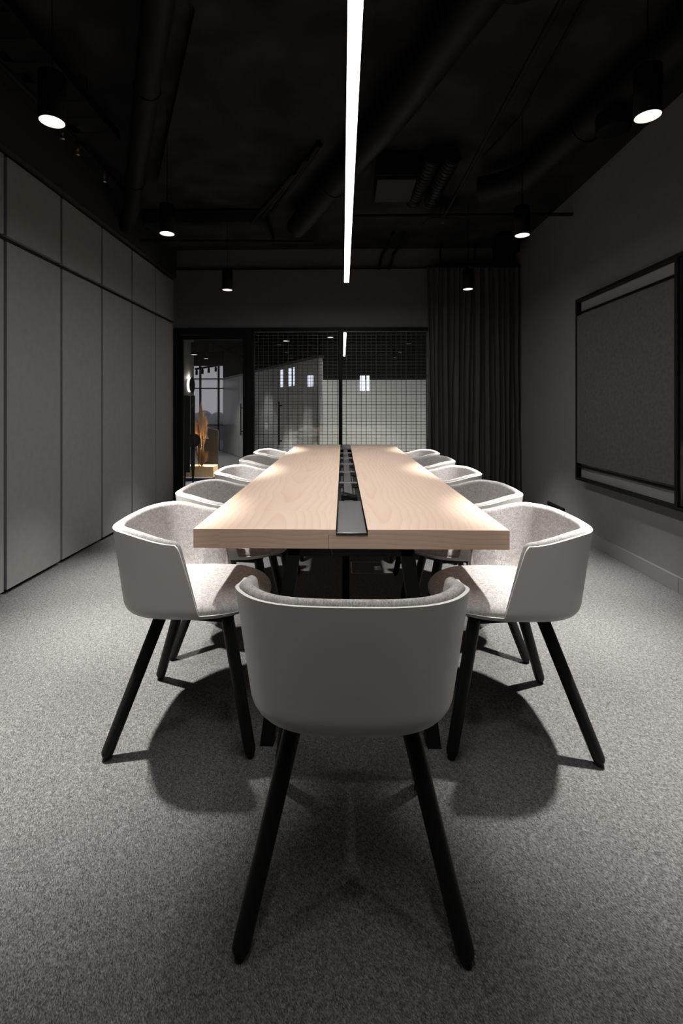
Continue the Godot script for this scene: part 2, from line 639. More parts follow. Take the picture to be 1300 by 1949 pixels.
# ---- floor, walls, ceiling
func room_shell() -> void:
	struct("floor", at(-2.2, -0.12, 5.93), at(2.2, 0.0, -2.3), mats.carpet, "speckled grey loop carpet of the meeting room")
	var c := struct("ceiling", at(-2.2, 3.085, 5.93), at(2.2, 3.25, -2.3), mats.ceiling_concrete, "rough concrete ceiling painted black")
	c.set_meta("label", "rough concrete ceiling painted black")
	# left wall: black backing with proud grey panels in two rows
	var wl := struct("wall_left", at(-2.2, 0.0, 5.93), at(-2.10, 3.085, -2.3), mats.gap_black, "wall of tall grey panels with dark joints")
	var joints := [-1.828, -1.235, -0.642, -0.049, 0.544, 1.137, 1.729, 2.322, 2.915, 3.505, 4.105, 4.70, 5.30, 5.875]
	for k in joints.size() - 1:
		var a: float = joints[k] + 0.014
		var b: float = joints[k + 1] - 0.014
		for row in [[0.026, 2.168], [2.205, 2.69]]:
			var o := part("panel", box_mesh(Vector3(0.038, row[1] - row[0], b - a), 0.002), mats.panel, wl)
			o.position = at(-2.081, (row[0] + row[1]) * 0.5, (a + b) * 0.5) - wl.position
	# black bulkhead above the panels
	struct("trim_1", at(-2.10, 2.72, 5.88), at(-2.03, 3.085, -2.3), mats.gap_black, "black bulkhead above the wall panels")
	struct("wall_right", at(2.09, 0.0, 5.93), at(2.2, 3.085, -2.3), mats.wall_paint, "dark grey painted wall behind the framed board")
	var bb := frame_node("baseboard_right", at(2.09, 0, 3), "dark grey baseboard along the painted wall")
	for seg in [[-2.2, 0.55], [0.553, 3.035], [3.038, 5.86]]:
		block("board", Vector3(-0.016, 0.0, 3.0 - seg[1]), Vector3(0.002, 0.098, 3.0 - seg[0]), mats.baseboard, bb, 0.0015)
	struct("wall_front", at(-2.2, 0.0, -2.2), at(2.2, 3.085, -2.35), mats.wall_dark, "dark wall behind the camera")
	# back wall: header over the glass, recess above it, solid piece behind the curtain
	var wb := struct("wall_back", at(-2.10, 2.115, 5.98), at(2.09, 2.82, 5.86), mats.wall_dark, "dark grey wall above the glazed partition")
	var up := block("upper_wall", at(-2.10, 2.82, 5.98) , at(2.09, 3.085, 5.92), mats.wall_dark, wb, 0.0005)
	up.position -= wb.position
	var side := block("side_wall", at(1.03, 0.0, 5.98), at(2.09, 2.115, 5.88), mats.wall_dark, wb, 0.0005)
	side.position -= wb.position

# ---- glazed partition at the back
func partition() -> void:
	var y1 := 2.112
	var fm: Material = mats.frame_black
	var d0 := 5.84
	var d1 := 5.93
	# door with its frame
	var door := frame_node("door_1", at(-1.58, 0, 5.88), "glazed door with a wide black frame to the hall")
	var o := Vector3(-1.58, 0, -5.88)
	for b in [[-2.06, 0.0, -1.995, y1], [-1.163, 0.0, -1.075, y1], [-1.995, 2.03, -1.163, y1]]:
		block("door_frame", at(b[0], b[1], d1) - o, at(b[2], b[3], d0) - o, fm, door, 0.003)
	for b in [[-1.992, 0.004, -1.945, 2.026], [-1.213, 0.004, -1.166, 2.026], [-1.945, 1.972, -1.213, 2.026], [-1.945, 0.004, -1.213, 0.09]]:
		block("leaf_frame", at(b[0], b[1], 5.90) - o, at(b[2], b[3], 5.855) - o, fm, door, 0.003)
	block("pane", at(-1.947, 0.088, 5.880) - o, at(-1.211, 1.974, 5.877) - o, mats.glass, door, 0.0005)
	block("lock", at(-1.205, 0.98, 5.855) - o, at(-1.172, 1.12, 5.848) - o, mats.tray_dark, door, 0.002)
	block("glazing_bead", at(-1.945, 1.968, 5.862) - o, at(-1.213, 1.973, 5.853) - o, mats.tray_grey, door, 0.001)
	# two fixed panes with black square wire mesh
	var bays := [[-1.075, -0.047, "window_1", "fixed glass pane with black wire grid beside the door"], [-0.001, 1.03, "window_2", "fixed glass pane with black wire grid beside the curtain"]]
	for bay in bays:
		var w := frame_node(bay[2], at(bay[0], 0, 5.88), bay[3])
		var q := at(bay[0], 0, 5.88)
		var x0: float = bay[0]
		var x1: float = bay[1]
		block("window_frame", at(x0, 2.066, d1) - q, at(x1, y1, d0) - q, fm, w, 0.003)
		block("window_frame", at(x0, 0.0, d1) - q, at(x1, 0.05, d0) - q, fm, w, 0.003)
		block("glazing_bead", at(x0, 2.061, 5.855) - q, at(x1, 2.066, 5.846) - q, mats.tray_grey, w, 0.001)
		if x0 < -0.5:
			block("mullion", at(x1, 0.0, d1) - q, at(x1 + 0.046, y1, d0) - q, fm, w, 0.003)
		block("pane", at(x0, 0.05, 5.8815) - q, at(x1, 2.066, 5.8785) - q, mats.glass, w, 0.0005)
		var st := tool()
		var n := 0
		var x := x0 + 0.0465
		while x < x1 - 0.006:
			var r := 0.0034 if n % 2 == 0 else 0.0022
			add_box(st, at(x - r, 0.05, 5.893 + r) - q, at(x + r, 2.066, 5.893 - r) - q, 0.0008)
			x += 0.0605
			n += 1
		n = 0
		var y := 0.085
		while y < 2.062:
			var r := 0.0034 if n % 3 == 0 else 0.0022
			add_box(st, at(x0, y - r, 5.900 + r) - q, at(x1, y + r, 5.900 - r) - q, 0.0008)
			y += 0.0405
			n += 1
		var g := part("wire_grid", mesh_of(st), mats.mesh_wire, w)
		g.set_meta("kind", "stuff")

# ---- the hall behind the glass
func hall() -> void:
	struct("floor_001", at(-5.2, -0.12, 13.0), at(3.2, 0.0, 5.93), mats.hall_floor, "pale polished floor of the hall beyond the glass")
	struct("ceiling_001", at(-5.2, 2.62, 13.1), at(3.2, 2.75, 5.98), mats.hall_dark, "black ceiling of the hall beyond the glass")
	struct("wall_hall_left", at(-5.3, 0.0, 13.1), at(-5.2, 2.62, 5.9), mats.hall_grey, "grey wall at the far side of the hall")
	struct("wall_hall_right", at(3.2, 0.0, 13.1), at(3.3, 2.62, 5.9), mats.hall_grey, "grey side wall of the hall")
	struct("wall_hall_front", at(-5.3, 0.0, 5.98), at(-2.2, 2.75, 5.90), mats.hall_dark, "dark hall wall continuing the partition")
	struct("wall_hall_end", at(2.2, 0.0, 5.98), at(3.3, 2.75, 5.90), mats.hall_dark, "dark hall wall behind the curtain side")
	struct("wall_hall_back", at(-3.12, 0.0, 13.1), at(3.3, 2.62, 12.85), mats.hall_dark, "dark end wall of the hall")
	var head := struct("wall_hall_header", at(-5.3, 2.27, 13.1), at(-3.12, 2.62, 12.85), mats.hall_dark, "dark header above the tall hall window")
	head.set_meta("label", "dark header above the tall hall window")
	# tall window at the end of the hall
	var w := frame_node("window_3", at(-4.16, 0, 12.85), "tall gridded window onto the dusk at the hall's end")
	var o := at(-4.16, 0, 12.85)
	var xs := [-5.2, -4.75, -4.28, -3.804, -3.311, -3.12]
	var ys := [0.0, 0.675, 1.653, 1.905, 2.27]
	for x in xs:
		block("mullion", at(x - 0.022, 0, 12.90) - o, at(x + 0.022, 2.27, 12.83) - o, mats.mullion if mats.has("mullion") else mat("mullion", lin(0.05, 0.05, 0.055), 0.5), w, 0.002)
	for y in ys:
		block("transom", at(-5.2, y - 0.016, 12.89) - o, at(-3.12, y + 0.016, 12.835) - o, mats.mullion, w, 0.002)
	var dim := mat("window_glass", Color(0.75, 0.76, 0.8, 0.25), 0.05)
	dim.transparency = BaseMaterial3D.TRANSPARENCY_ALPHA
	for i in xs.size() - 1:
		for j in ys.size() - 1:
			block("pane", at(xs[i] + 0.022, ys[j] + 0.016, 12.872) - o, at(xs[i + 1] - 0.022, ys[j + 1] - 0.016, 12.866) - o, dim, w, 0.0005)
	# outside: paving, a low wall, shrubs
	tag(struct("ground", at(-16, -0.3, 40), at(6, -0.02, 13.1), mat("paving", lin(0.10, 0.09, 0.11), 0.9), "dim paving outside the hall window"), "dim paving outside the hall window")
	var kerb := block("garden_wall", at(-9, -0.02, 17.3), at(-2, 0.5, 17.0), mat("outdoor_wall", lin(0.16, 0.14, 0.16), 0.9), self, 0.01)
	tag(kerb, "low dim garden wall seen through the hall window", "wall")
	for k in 2:
		var st := tool()
		var c := Vector3.ZERO
		for q in 14:
			var p := Vector3(rng.randf_range(-0.5, 0.5), rng.randf_range(0.25, 0.7), rng.randf_range(-0.4, 0.4))
			var rr := rng.randf_range(0.22, 0.42)
			var prof := []
			for a in 9:
				var t := PI * a / 8.0 - PI / 2.0
				prof.append(Vector2(maxf(0.005, cos(t) * rr * rng.randf_range(0.85, 1.1)), sin(t) * rr))
			add_lathe(st, prof, c + p, 11)
		add_tube(st, [Vector3(0, -0.02, 0), Vector3(0, 0.9, 0)], [0.05], 8)
		var sh := part("shrub", mesh_of(st), mat("shrub_dim", lin(0.30, 0.30, 0.32), 0.9), self, at([-5.2, -4.0][k], 0.0, [18.6, 19.4][k]))
		tag(sh, ["hazy grey shrub outside the hall window, left one", "hazy grey shrub outside the hall window, beside the white wall"][k], "shrub")
	# slanted run of white glass panels along the hall
	var wd := frame_node("wall_hall_glass", at(-3.114, 0, 12.542), "slanted run of glossy white panels along the hall", deg_to_rad(-63.58))
	var pm: Material = mats.hall_white
	for s in [[0.0, 1.60], [1.63, 2.95], [2.97, 4.165], [4.87, 6.25]]:
		block("panel", Vector3(s[0], 0.012, -0.05), Vector3(s[1], 1.86, 0.0), pm, wd, 0.002)
	var leaf := block("door_leaf", Vector3(4.195, 0.012, -0.05), Vector3(4.84, 1.86, 0.0), pm, wd, 0.002)
	for s in [[1.60, 1.63], [4.165, 4.195], [4.84, 4.87]]:
		block("joint", Vector3(s[0], 0.0, -0.05), Vector3(s[1], 1.86, -0.012), mats.frame_black, wd, 0.001)
	block("top_rail", Vector3(-0.05, 1.86, -0.07), Vector3(6.25, 1.905, 0.012), mat("rail_grey", lin(0.05, 0.05, 0.05), 0.4), wd, 0.002)
	block("bulkhead", Vector3(-0.05, 1.905, -0.07), Vector3(6.25, 2.62, -0.01), mats.hall_dark, wd, 0.002)
	var lc := (Vector3(4.195, 0.012, -0.05) + Vector3(4.84, 1.86, 0.0)) * 0.5
	var bar := block("handle", Vector3(4.62, 0.49, 0.045) - lc, Vector3(4.648, 1.25, 0.07) - lc, mats.frame_black, leaf, 0.004)
	block("standoff", Vector3(4.625, 0.55, -0.001) - lc, Vector3(4.643, 0.575, 0.046) - lc, mats.frame_black, leaf, 0.002)
	block("standoff", Vector3(4.625, 1.165, -0.001) - lc, Vector3(4.643, 1.19, 0.046) - lc, mats.frame_black, leaf, 0.002)
	bar.set_meta("label", "black bar handle")
	block("handle", Vector3(1.975, 0.52, 0.03), Vector3(2.0, 1.23, 0.055), mats.frame_black, wd, 0.003)
	block("standoff", Vector3(1.98, 0.6, -0.001), Vector3(1.995, 0.62, 0.031), mats.frame_black, wd, 0.002)
	block("standoff", Vector3(1.98, 1.12, -0.001), Vector3(1.995, 1.14, 0.031), mats.frame_black, wd, 0.002)
	var reflection_m := glow("reflection_glow", Color(0.9, 0.93, 1.0), 1.0)  # glow that stands in for window reflections on the glossy white panels
	for s in [[4.56, 4.70], [4.97, 5.10], [5.18, 5.25], [5.80, 5.92], [5.95, 6.03]]:
		var vp := block("reflection_slot", Vector3(s[0], 1.50 if s[0] < 5.5 else 1.46, 0.0), Vector3(s[1], 1.80 if s[0] < 5.5 else 1.63, 0.004), reflection_m, wd, 0.001)
		vp.set_meta("label", "glowing slot standing in for a window reflection")
	# notice card on the white panels
	var card := thing("notice_card", "small blank white card stuck on the hall's white panel", "card", wd.position, wd.rotation.y)
	block("sheet", Vector3(3.66, 0.73, 0.001), Vector3(3.86, 0.845, 0.003), mat("paper", lin(0.72, 0.69, 0.69), 0.8), card, 0.0005)
	# straight white wall opposite the glass, dark above
	var wc := struct("wall_hall_white", at(-0.365, 0.0, 8.12), at(3.2, 1.60, 8.0), pm, "white hall wall facing the wire grid panes")
	struct("trim_2", at(-0.365, 1.60, 8.12), at(3.2, 2.62, 7.99), mats.hall_dark, "dark band above the white hall wall")
	for s in [[0.286, 0.37], [0.39, 0.442]]:
		var vp := block("reflection_slot", at(s[0], 1.42, 8.0), at(s[1], 1.67, 7.985), reflection_m, wc, 0.001)  # reflections put in as glowing slots, no openings in this wall
		vp.position -= wc.position
		vp.set_meta("label", "glowing slot standing in for a window reflection")
	# hall lamps
	make_downlight("hall_downlight", "lit downlight seen through the wire grid, above the bar handle", "hall downlights", at(-0.838, 2.137, 7.2), 2.62, 4.0, 21.0)
	make_downlight("hall_downlight", "lit downlight seen through the wire grid, beside the central mullion", "hall downlights", at(-0.18, 2.174, 7.1), 2.62, 30.0, 28.0)
	make_downlight("hall_downlight", "added unseen hall downlight behind the glass header, over the middle of the pane", "hall downlights", at(0.55, 2.40, 6.85), 2.62, 50.0, 29.0)  # added lamp, hidden from view, brightens the floor and white wall
	make_downlight("hall_downlight", "added unseen hall downlight behind the glass header, next to the curtain", "hall downlights", at(1.35, 2.40, 6.85), 2.62, 50.0, 29.0)  # second hidden lamp added for the same white wall
	make_downlight("hall_downlight", "added unseen hall downlight over the white panel with the card", "hall downlights", at(-1.55, 2.44, 7.65), 2.62, 30.0, 27.0)  # added out of view to brighten the slanted panels
	make_downlight("hall_downlight", "hall downlight seen through the door, over the pampas grass", "hall downlights", at(-2.346, 1.98, 7.6), 2.62, 1.5, 40.0)
	make_downlight("hall_downlight", "hall downlight seen through the door, before the white panels", "hall downlights", at(-1.80, 2.02, 8.9), 2.62, 1.3, 40.0)
	make_downlight("hall_downlight", "farthest hall downlight, near the tall window", "hall downlights", at(-2.95, 2.2, 10.4), 2.62, 2.5, 45.0)
	# pillar with a round eclipse lamp
	struct("wall_hall_pillar", at(-3.35, 0.0, 9.25), at(-2.86, 2.62, 8.2), mats.hall_grey, "grey pillar in the hall with a round lamp")
	var dl := thing("eclipse_lamp", "round black disc wall lamp with a white halo on the pillar", "lamp", at(-2.80, 1.56, 8.95))
	var st := tool()
	add_tube(st, [Vector3(-0.008, 0, 0), Vector3(0.008, 0, 0)], [0.145], 40)
	part("disc", mesh_of(st), mats.lamp_black, dl)
	st = tool()
	add_tube(st, [Vector3(-0.058, 0, 0), Vector3(-0.012, 0, 0)], [0.130], 36)
	part("glow_ring", mesh_of(st), glow("lamp_ring_white", Color(1.0, 0.96, 0.88), 1.4), dl)
	var ol := OmniLight3D.new()
	ol.name = "halo"
	dl.add_child(ol, true)
	ol.position = Vector3(-0.03, 0.14, 0)
	ol.light_energy = 0.05
	ol.light_size = 0.02
	ol.light_color = Color(1, 0.95, 0.85)
	ol.omni_range = 8.0
	ol.omni_attenuation = 2.0
	ol.shadow_enabled = true
	# black notice boards in front of the plants
	var nb := thing("notice_board", "left of two narrow black standing boards seen through the door", "board", at(-2.27, 0, 7.0))
	block("board", Vector3(-0.095, 0.20, -0.01), Vector3(0.05, 1.318, 0.01), mats.gloss_black, nb, 0.002)
	st = tool()
	add_tube(st, [Vector3(-0.03, 0.001, 0), Vector3(-0.03, 0.21, 0)], [0.012, 0.022], 10)
	part("post", mesh_of(st), mats.lamp_black, nb)
	nb = thing("notice_board", "right of two narrow black standing boards, with faint grey letters", "board", at(-2.215, 0, 7.12))
	block("board", Vector3(-0.028, 0.219, -0.01), Vector3(0.028, 1.321, 0.01), mats.gloss_black, nb, 0.002)
	st = tool()
	add_tube(st, [Vector3(0.0, 0.001, 0), Vector3(0.0, 0.23, 0)], [0.012, 0.022], 10)
	part("post", mesh_of(st), mats.lamp_black, nb)
	var tx := text("F", 0.06, mat("letter_grey", lin(0.16, 0.16, 0.16), 0.6), nb, "lettering")
	tx.position = Vector3(0.0, 1.18, 0.012)
	plants()
	# track with four heads
	var tr := thing("track_light", "black track rail with four spot heads before the hall window", "lamp", at(-2.87, 1.97, 10.0))
	var a := Vector3(-0.20, -0.03, 0.0)
	var b := Vector3(0.20, 0.07, -0.25)
	var dir := b - a
	st = tool()
	add_box(st, Vector3(-dir.length() * 0.5, -0.02, -0.018), Vector3(dir.length() * 0.5, 0.02, 0.018), 0.003, Transform3D(Basis(Vector3.UP, atan2(-dir.z, dir.x)) * Basis(Vector3.BACK, asin(dir.y / dir.length())), (a + b) * 0.5))
	part("rail", mesh_of(st), mats.lamp_black, tr)
	for k in 4:
		var p := a.lerp(b, [0.08, 0.34, 0.62, 0.94][k])
		st = tool()
		add_tube(st, [p + Vector3(0, -0.015, 0), p + Vector3(0.0, -0.05, 0.005), p + Vector3(0.0, -0.125, 0.015)], [0.012, 0.026, 0.026], 16)
		part("spot_head", mesh_of(st), mats.lamp_black, tr)
	for x in [-0.15, 0.15]:
		st = tool()
		add_tube(st, [Vector3(x, 0.0, -0.12), Vector3(x, 0.65, -0.12)], [0.003], 6)
		part("hanger", mesh_of(st), mats.lamp_black, tr)

func plume(st: SurfaceTool, base: Vector3, tip: Vector3, width: float, hairs: int, curl: float) -> void:
	var dir := tip - base
	for k in hairs:
		var t := rng.randf_range(0.0, 1.0)
		var p := base + dir * t
		var w := width * sin(PI * clampf(t * 0.86 + 0.12, 0.0, 1.0))
		var ang := rng.randf_range(0, TAU)
		var outp := Vector3(cos(ang), 0, sin(ang)) * w * rng.randf_range(0.08, 1.25)
		var e := p + outp + dir.normalized() * w * rng.randf_range(0.3, 2.2) + Vector3(curl * w, 0, 0)
		var s := dir.cross(outp).normalized() * 0.0017
		st.set_smooth_group(-1)
		for v in [p - s, p + s, e, p + outp * 0.4 - s, e, p + outp * 0.4 + s]:
			st.add_vertex(v)

func plants() -> void:
	var d := 7.46
	var oak := mat("bench_oak", Color(1, 1, 1), 0.55, 0.0, 0.3)
	oak.albedo_texture = wood_texture(128, 256, 0.2, 0.6, lin(0.66, 0.45, 0.25), lin(0.46, 0.29, 0.14), 44, 0.5, 0.2)
	oak.uv1_triplanar = true
	oak.uv1_scale = Vector3.ONE * 2.0
	var box := thing("planter_bench", "low pale oak plinth under the pampas grass", "planter", at(-2.23, 0, d))
	block("body", Vector3(-0.24, 0.066, -0.22), Vector3(0.243, 0.236, 0.06), oak, box, 0.004)
	block("plinth", Vector3(-0.22, 0.0, -0.20), Vector3(0.22, 0.066, 0.0), mats.frame_black, box, 0.002)
	var strip := block("lamp_strip", Vector3(-0.22, 0.056, 0.02), Vector3(0.22, 0.064, 0.04), glow("lamp_strip_blue", Color(0.72, 0.76, 0.95), 0.5), box, 0.001)
	strip.set_meta("label", "bluish light strip under the plinth")
	var al := AreaLight3D.new()
	al.name = "under_light"
	box.add_child(al, true)
	al.position = Vector3(0, 0.054, 0.03)
	al.rotation.x = -PI / 2.0
	al.area_size = Vector2(0.44, 0.02)
	al.light_energy = 0.012
	al.light_color = Color(0.72, 0.78, 1.0)
	al.area_range = 4.0
	al.shadow_enabled = true
	var sc := thing("dark_screen", "dark olive screen standing behind the pampas grass", "screen", at(-2.13, 0, d + 0.36))
	var st := tool()
	var poly := [Vector3(-0.22, 0.0, 0), Vector3(0.132, 0.0, 0.10), Vector3(0.132, 0.765, 0.10), Vector3(0.118, 0.782, 0.096), Vector3(-0.22, 0.845, 0)]
	var back := []
	for p in poly:
		back.append(p + Vector3(0, 0, -0.03))
	st.set_smooth_group(-1)
	var ctr := Vector3(-0.05, 0.4, 0.03)
	face_out(st, poly, ctr)
	face_out(st, back, ctr)
	for k in poly.size():
		var q := (k + 1) % poly.size()
		face_out(st, [poly[k], poly[q], back[q], back[k]], ctr)
	part("sheet", mesh_of(st), mat("olive_dark", lin(0.022, 0.021, 0.016), 0.5), sc)
	# pampas plumes, each a plant of its own
	var tan_ := mat("pampas_tan", lin(0.46, 0.29, 0.15), 0.9)
	tan_.backlight_enabled = true
	tan_.backlight = lin(0.2, 0.12, 0.06)
	var specs := [[Vector3(-2.185, 0.236, d), Vector3(-2.205, 1.235, d + 0.02), 0.066, 900, "tallest tan pampas plume on the oak plinth"],
		[Vector3(-2.17, 0.236, d - 0.03), Vector3(-2.12, 1.03, d), 0.055, 700, "tan pampas plume leaning toward the dark screen"],
		[Vector3(-2.22, 0.236, d - 0.02), Vector3(-2.295, 0.985, d), 0.055, 700, "shorter tan pampas plume beside the black board"]]
	for s in specs:
		var b: Vector3 = s[0]
		var tp: Vector3 = s[1]
		var pl := thing("pampas_grass", s[4], "plant", at(b.x, b.y, b.z), 0.0, "dried grasses on the oak plinth")
		var tip := at(tp.x, tp.y, tp.z) - pl.position
		st = tool()
		add_tube(st, [Vector3.ZERO, tip * 0.5, tip * 0.95], [0.006, 0.005, 0.002], 6)
		part("stem", mesh_of(st), tan_, pl)
		st = tool()
		plume(st, tip * 0.42, tip * 0.985, s[2], s[3], 0.1)
		part("plume", mesh_of(st), tan_, pl)
	var brush := thing("dried_brush", "bushy brown dried grass at the foot of the pampas", "plant", at(-2.175, 0.236, d - 0.03), 0.0, "dried grasses on the oak plinth")
	st = tool()
	for k in 1100:
		var ang := rng.randf_range(0, TAU)
		var lean := rng.randf_range(0.05, 0.75)
		var tip := Vector3(cos(ang) * lean * 0.16, rng.randf_range(0.08, 0.30) * (1.15 - lean * 0.5), sin(ang) * lean * 0.1)
		var s := Vector3(0.0018, 0, 0.001)
		var m := tip * 0.5 + Vector3(0, 0.03, 0)
		for v in [-s, s, m + s, -s, m + s, m - s, m - s, m + s, tip]:
			st.add_vertex(v)
	st.set_smooth_group(-1)
	var bm := mat("brush_brown", lin(0.30, 0.17, 0.06), 0.9)
	part("stalks", mesh_of(st), bm, brush)
	var sprig := thing("flower_sprig", "pale cream dried flower sprig arching before the dark screen", "plant", at(-2.19, 0.236, d - 0.1), 0.0, "dried grasses on the oak plinth")
	st = tool()
	var arc := []
	for k in 9:
		var t := k / 8.0
		arc.append(Vector3(0.01 + 0.12 * t * t, 0.46 * sin(t * 1.7) , 0.02))
	add_tube(st, arc, [0.002], 5)
	part("stem", mesh_of(st), bm, sprig)
	st = tool()
	for k in 40:
		var p: Vector3 = arc[3 + k % 6] + Vector3(rng.randf_range(-0.012, 0.012), rng.randf_range(-0.02, 0.02), rng.randf_range(-0.01, 0.01))
		add_lathe(st, [Vector2(0.001, -0.006), Vector2(0.006, 0.0), Vector2(0.001, 0.006)], p, 6)
	var fl := part("blossoms", mesh_of(st), mat("cream", lin(0.7, 0.6, 0.38), 0.8), sprig)
	fl.set_meta("kind", "stuff")
	# round lamp that warms the grass
	var rl := thing("disc_lamp", "round black disc lamp warming the pampas, half behind the boards", "lamp", at(-2.274, 0.647, 7.32))
	st = tool()
	add_tube(st, [Vector3(0, 0, 0.008), Vector3(0, 0, -0.008)], [0.107], 40)
	part("disc", mesh_of(st), mats.lamp_black, rl)
	st = tool()
	add_tube(st, [Vector3(0, 0, -0.012), Vector3(0, 0, -0.03)], [0.09], 36)
	part("glow_ring", mesh_of(st), glow("lamp_ring_warm", Color(1.0, 0.8, 0.5), 2.0), rl)
	st = tool()
	add_tube(st, [Vector3(0, -0.09, -0.02), Vector3(0, -0.411, -0.02)], [0.006], 8)
	part("stand", mesh_of(st), mats.lamp_black, rl)
	var ol := OmniLight3D.new()
	ol.name = "warm_light"
	rl.add_child(ol, true)
	ol.position = Vector3(0.0, 0.02, -0.06)
	ol.light_energy = 0.035
	ol.light_size = 0.04
	ol.light_color = Color(1.0, 0.84, 0.62)
	ol.omni_range = 6.0
	ol.omni_attenuation = 2.0
	ol.shadow_enabled = true

# ---- ducts, pipes and trays under the ceiling
func pipe(called: String, label: String, category: String, pts: Array, r: float, m: Material, rings := 0.0) -> Node3D:
	var root := thing(called, label, category, pts[0])
	var local := []
	for p in pts:
		local.append(p - pts[0])
	var st := tool()
	add_tube(st, local, [r], 28)
	part("tube", mesh_of(st), m, root)
	if rings > 0.0:
		for k in local.size() - 1:
			var a: Vector3 = local[k]
			var b: Vector3 = local[k + 1]
			var n := int(a.distance_to(b) / rings)
			for q in n:
				var c := a.lerp(b, (q + 0.5) / maxf(n, 1))
				var d := (b - a).normalized() * 0.012
				st = tool()
				add_tube(st, [c - d, c + d], [r + 0.006], 28)
				part("collar", mesh_of(st), m, root)
	return root

func ceiling_services() -> void:
	var dm: Material = mats.duct_black
	pipe("air_duct", "wide round black air duct slanting over the wall panel side", "duct", [at(-0.27, 2.86, 1.0), at(-1.83, 2.86, 4.15), at(-1.93, 2.85, 4.32), at(-1.99, 2.80, 4.42)], 0.066, dm, 1.1)
	pipe("air_duct", "round black air duct slanting past the lamp line", "duct", [at(0.95, 2.92, 1.0), at(0.30, 2.92, 2.95), at(-0.45, 2.92, 4.75)], 0.10, dm, 1.2)
	pipe("air_duct", "round black air duct beside the framed board wall", "duct", [at(1.78, 2.90, -1.5), at(1.62, 2.90, 2.4), at(1.40, 2.90, 3.7), at(1.25, 2.90, 3.86), at(1.10, 2.90, 3.93)], 0.10, dm, 1.0)
	pipe("ceiling_pipe", "thin black pipe running straight along the ceiling", "pipe", [at(0.96, 2.90, -1.5), at(0.93, 2.90, 4.5)], 0.014, mats.pipe_black)
	pipe("ceiling_pipe", "thin black pipe slanting beside the straight one", "pipe", [at(1.05, 2.98, 1.2), at(1.12, 2.98, 3.1), at(1.02, 2.96, 3.5)], 0.010, mats.pipe_black)
	pipe("ceiling_pipe", "black cross pipe from the lamp line to the painted wall", "pipe", [at(0.1, 2.90, 4.44), at(2.085, 2.90, 4.44)], 0.016, mats.pipe_black)
	pipe("ceiling_pipe", "black cross pipe over the far wall panels", "pipe", [at(-2.0, 2.80, 4.75), at(-0.3, 2.84, 4.95)], 0.014, mats.pipe_black)
	for k in 3:
		pipe("cable_conduit", ["black conduit nearest the slab edge", "black conduit in the middle of the bundle", "black conduit beside the slanting duct"][k], "conduit", [at(-0.16 - 0.10 * k, 3.0 - 0.05 * k, 3.4 + 0.1 * k), at(-0.66 - 0.10 * k, 3.0 - 0.05 * k, 4.55)], 0.02, mats.pipe_black)
	# thickened slab edge of rough concrete and the lower beam beyond it
	var slab := thing("concrete_slab", "rough dark concrete slab hanging lower over the wall panel side", "slab", at(-0.6, 3.03, 2.6))
	var st := tool()
	var poly := [at(-0.15, 0, -1.6), at(0.42, 0, 0.6), at(-0.01, 0, 3.39), at(-0.60, 0, 4.545), at(-1.20, 0, 4.30), at(-1.544, 0, 4.006), at(-0.70, 0, 2.28), at(-0.55, 0, -1.6)]
	var lo := []
	var hi := []
	var ctr := Vector3.ZERO
	for p in poly:
		ctr += p / poly.size()
	for p in poly:
		lo.append(p - at(-0.6, 0, 2.6))
		hi.append(p - at(-0.6, 0, 2.6) + Vector3(0, 0.054, 0))
	var c2 := ctr - at(-0.6, 0, 2.6) + Vector3(0, 0.03, 0)
	st.set_smooth_group(-1)
	for ring in [lo, hi]:
		for k in ring.size():
			var q: int = (k + 1) % ring.size()
			var mid: Vector3 = c2 + Vector3(0, -0.03 if ring == lo else 0.024, 0)
			face_out(st, [ring[k], ring[q], mid], c2)
	for k in lo.size():
		var q := (k + 1) % lo.size()
		face_out(st, [lo[k], lo[q], hi[q], hi[k]], c2)
	part("slab", mesh_of(st), mats.ceiling_concrete, slab)
	var beam := block("concrete_beam", at(-1.95, 2.93, 5.35), at(-0.75, 3.085, 4.68), mats.ceiling_concrete, self, 0.02)
	tag(beam, "rough dark concrete beam end above the far downlight", "beam")
	# perforated cable tray above the nearest panels
	var tray := thing("cable_tray", "black perforated cable tray above the nearest wall panels", "cable tray", at(-1.62, 2.93, 1.6))
	for s in [-0.13, 0.13]:
		block("side_rail", Vector3(s - 0.004, 0, -1.6), Vector3(s + 0.004, 0.06, 2.6), mats.pipe_black, tray, 0.001)
	for k in 26:
		block("rung", Vector3(-0.126, 0.0, -1.58 + k * 0.16), Vector3(0.126, 0.004, -1.50 + k * 0.16), mats.pipe_black, tray, 0.001)
	for k in 3:
		var z: float = [-1.2, 0.4, 2.0][k]
		block("hanger", Vector3(-0.128, 0.06, z), Vector3(-0.122, 0.155, z + 0.006), mats.pipe_black, tray, 0.001)
		block("hanger", Vector3(0.122, 0.06, z), Vector3(0.128, 0.155, z + 0.006), mats.pipe_black, tray, 0.001)
	# ventilation boxes, speaker, hanging sign, sprinklers
	var vb := thing("ventilation_box", "black flat ventilation box right of the lamp line's far half", "ventilation box", at(0.42, 2.86, 3.85))
	block("casing", Vector3(-0.16, 0, -0.2), Vector3(0.14, 0.225, 0.2), dm, vb, 0.006)
	block("flange", Vector3(-0.17, 0.03, 0.2), Vector3(0.15, 0.20, 0.215), mats.pipe_black, vb, 0.003)
	for k in 2:
		pipe("flexible_duct", ["ribbed black flexible duct beside the ventilation box", "ribbed black flexible duct nearer the thin pipe"][k], "duct", [at(0.66 + 0.14 * k, 2.96, 3.5), at(0.62 + 0.15 * k, 2.96, 4.3)], 0.055, dm, 0.05)
	var sp := thing("ceiling_speaker", "round black ceiling speaker at the top of the picture", "speaker", at(0.78, 2.985, 2.12))
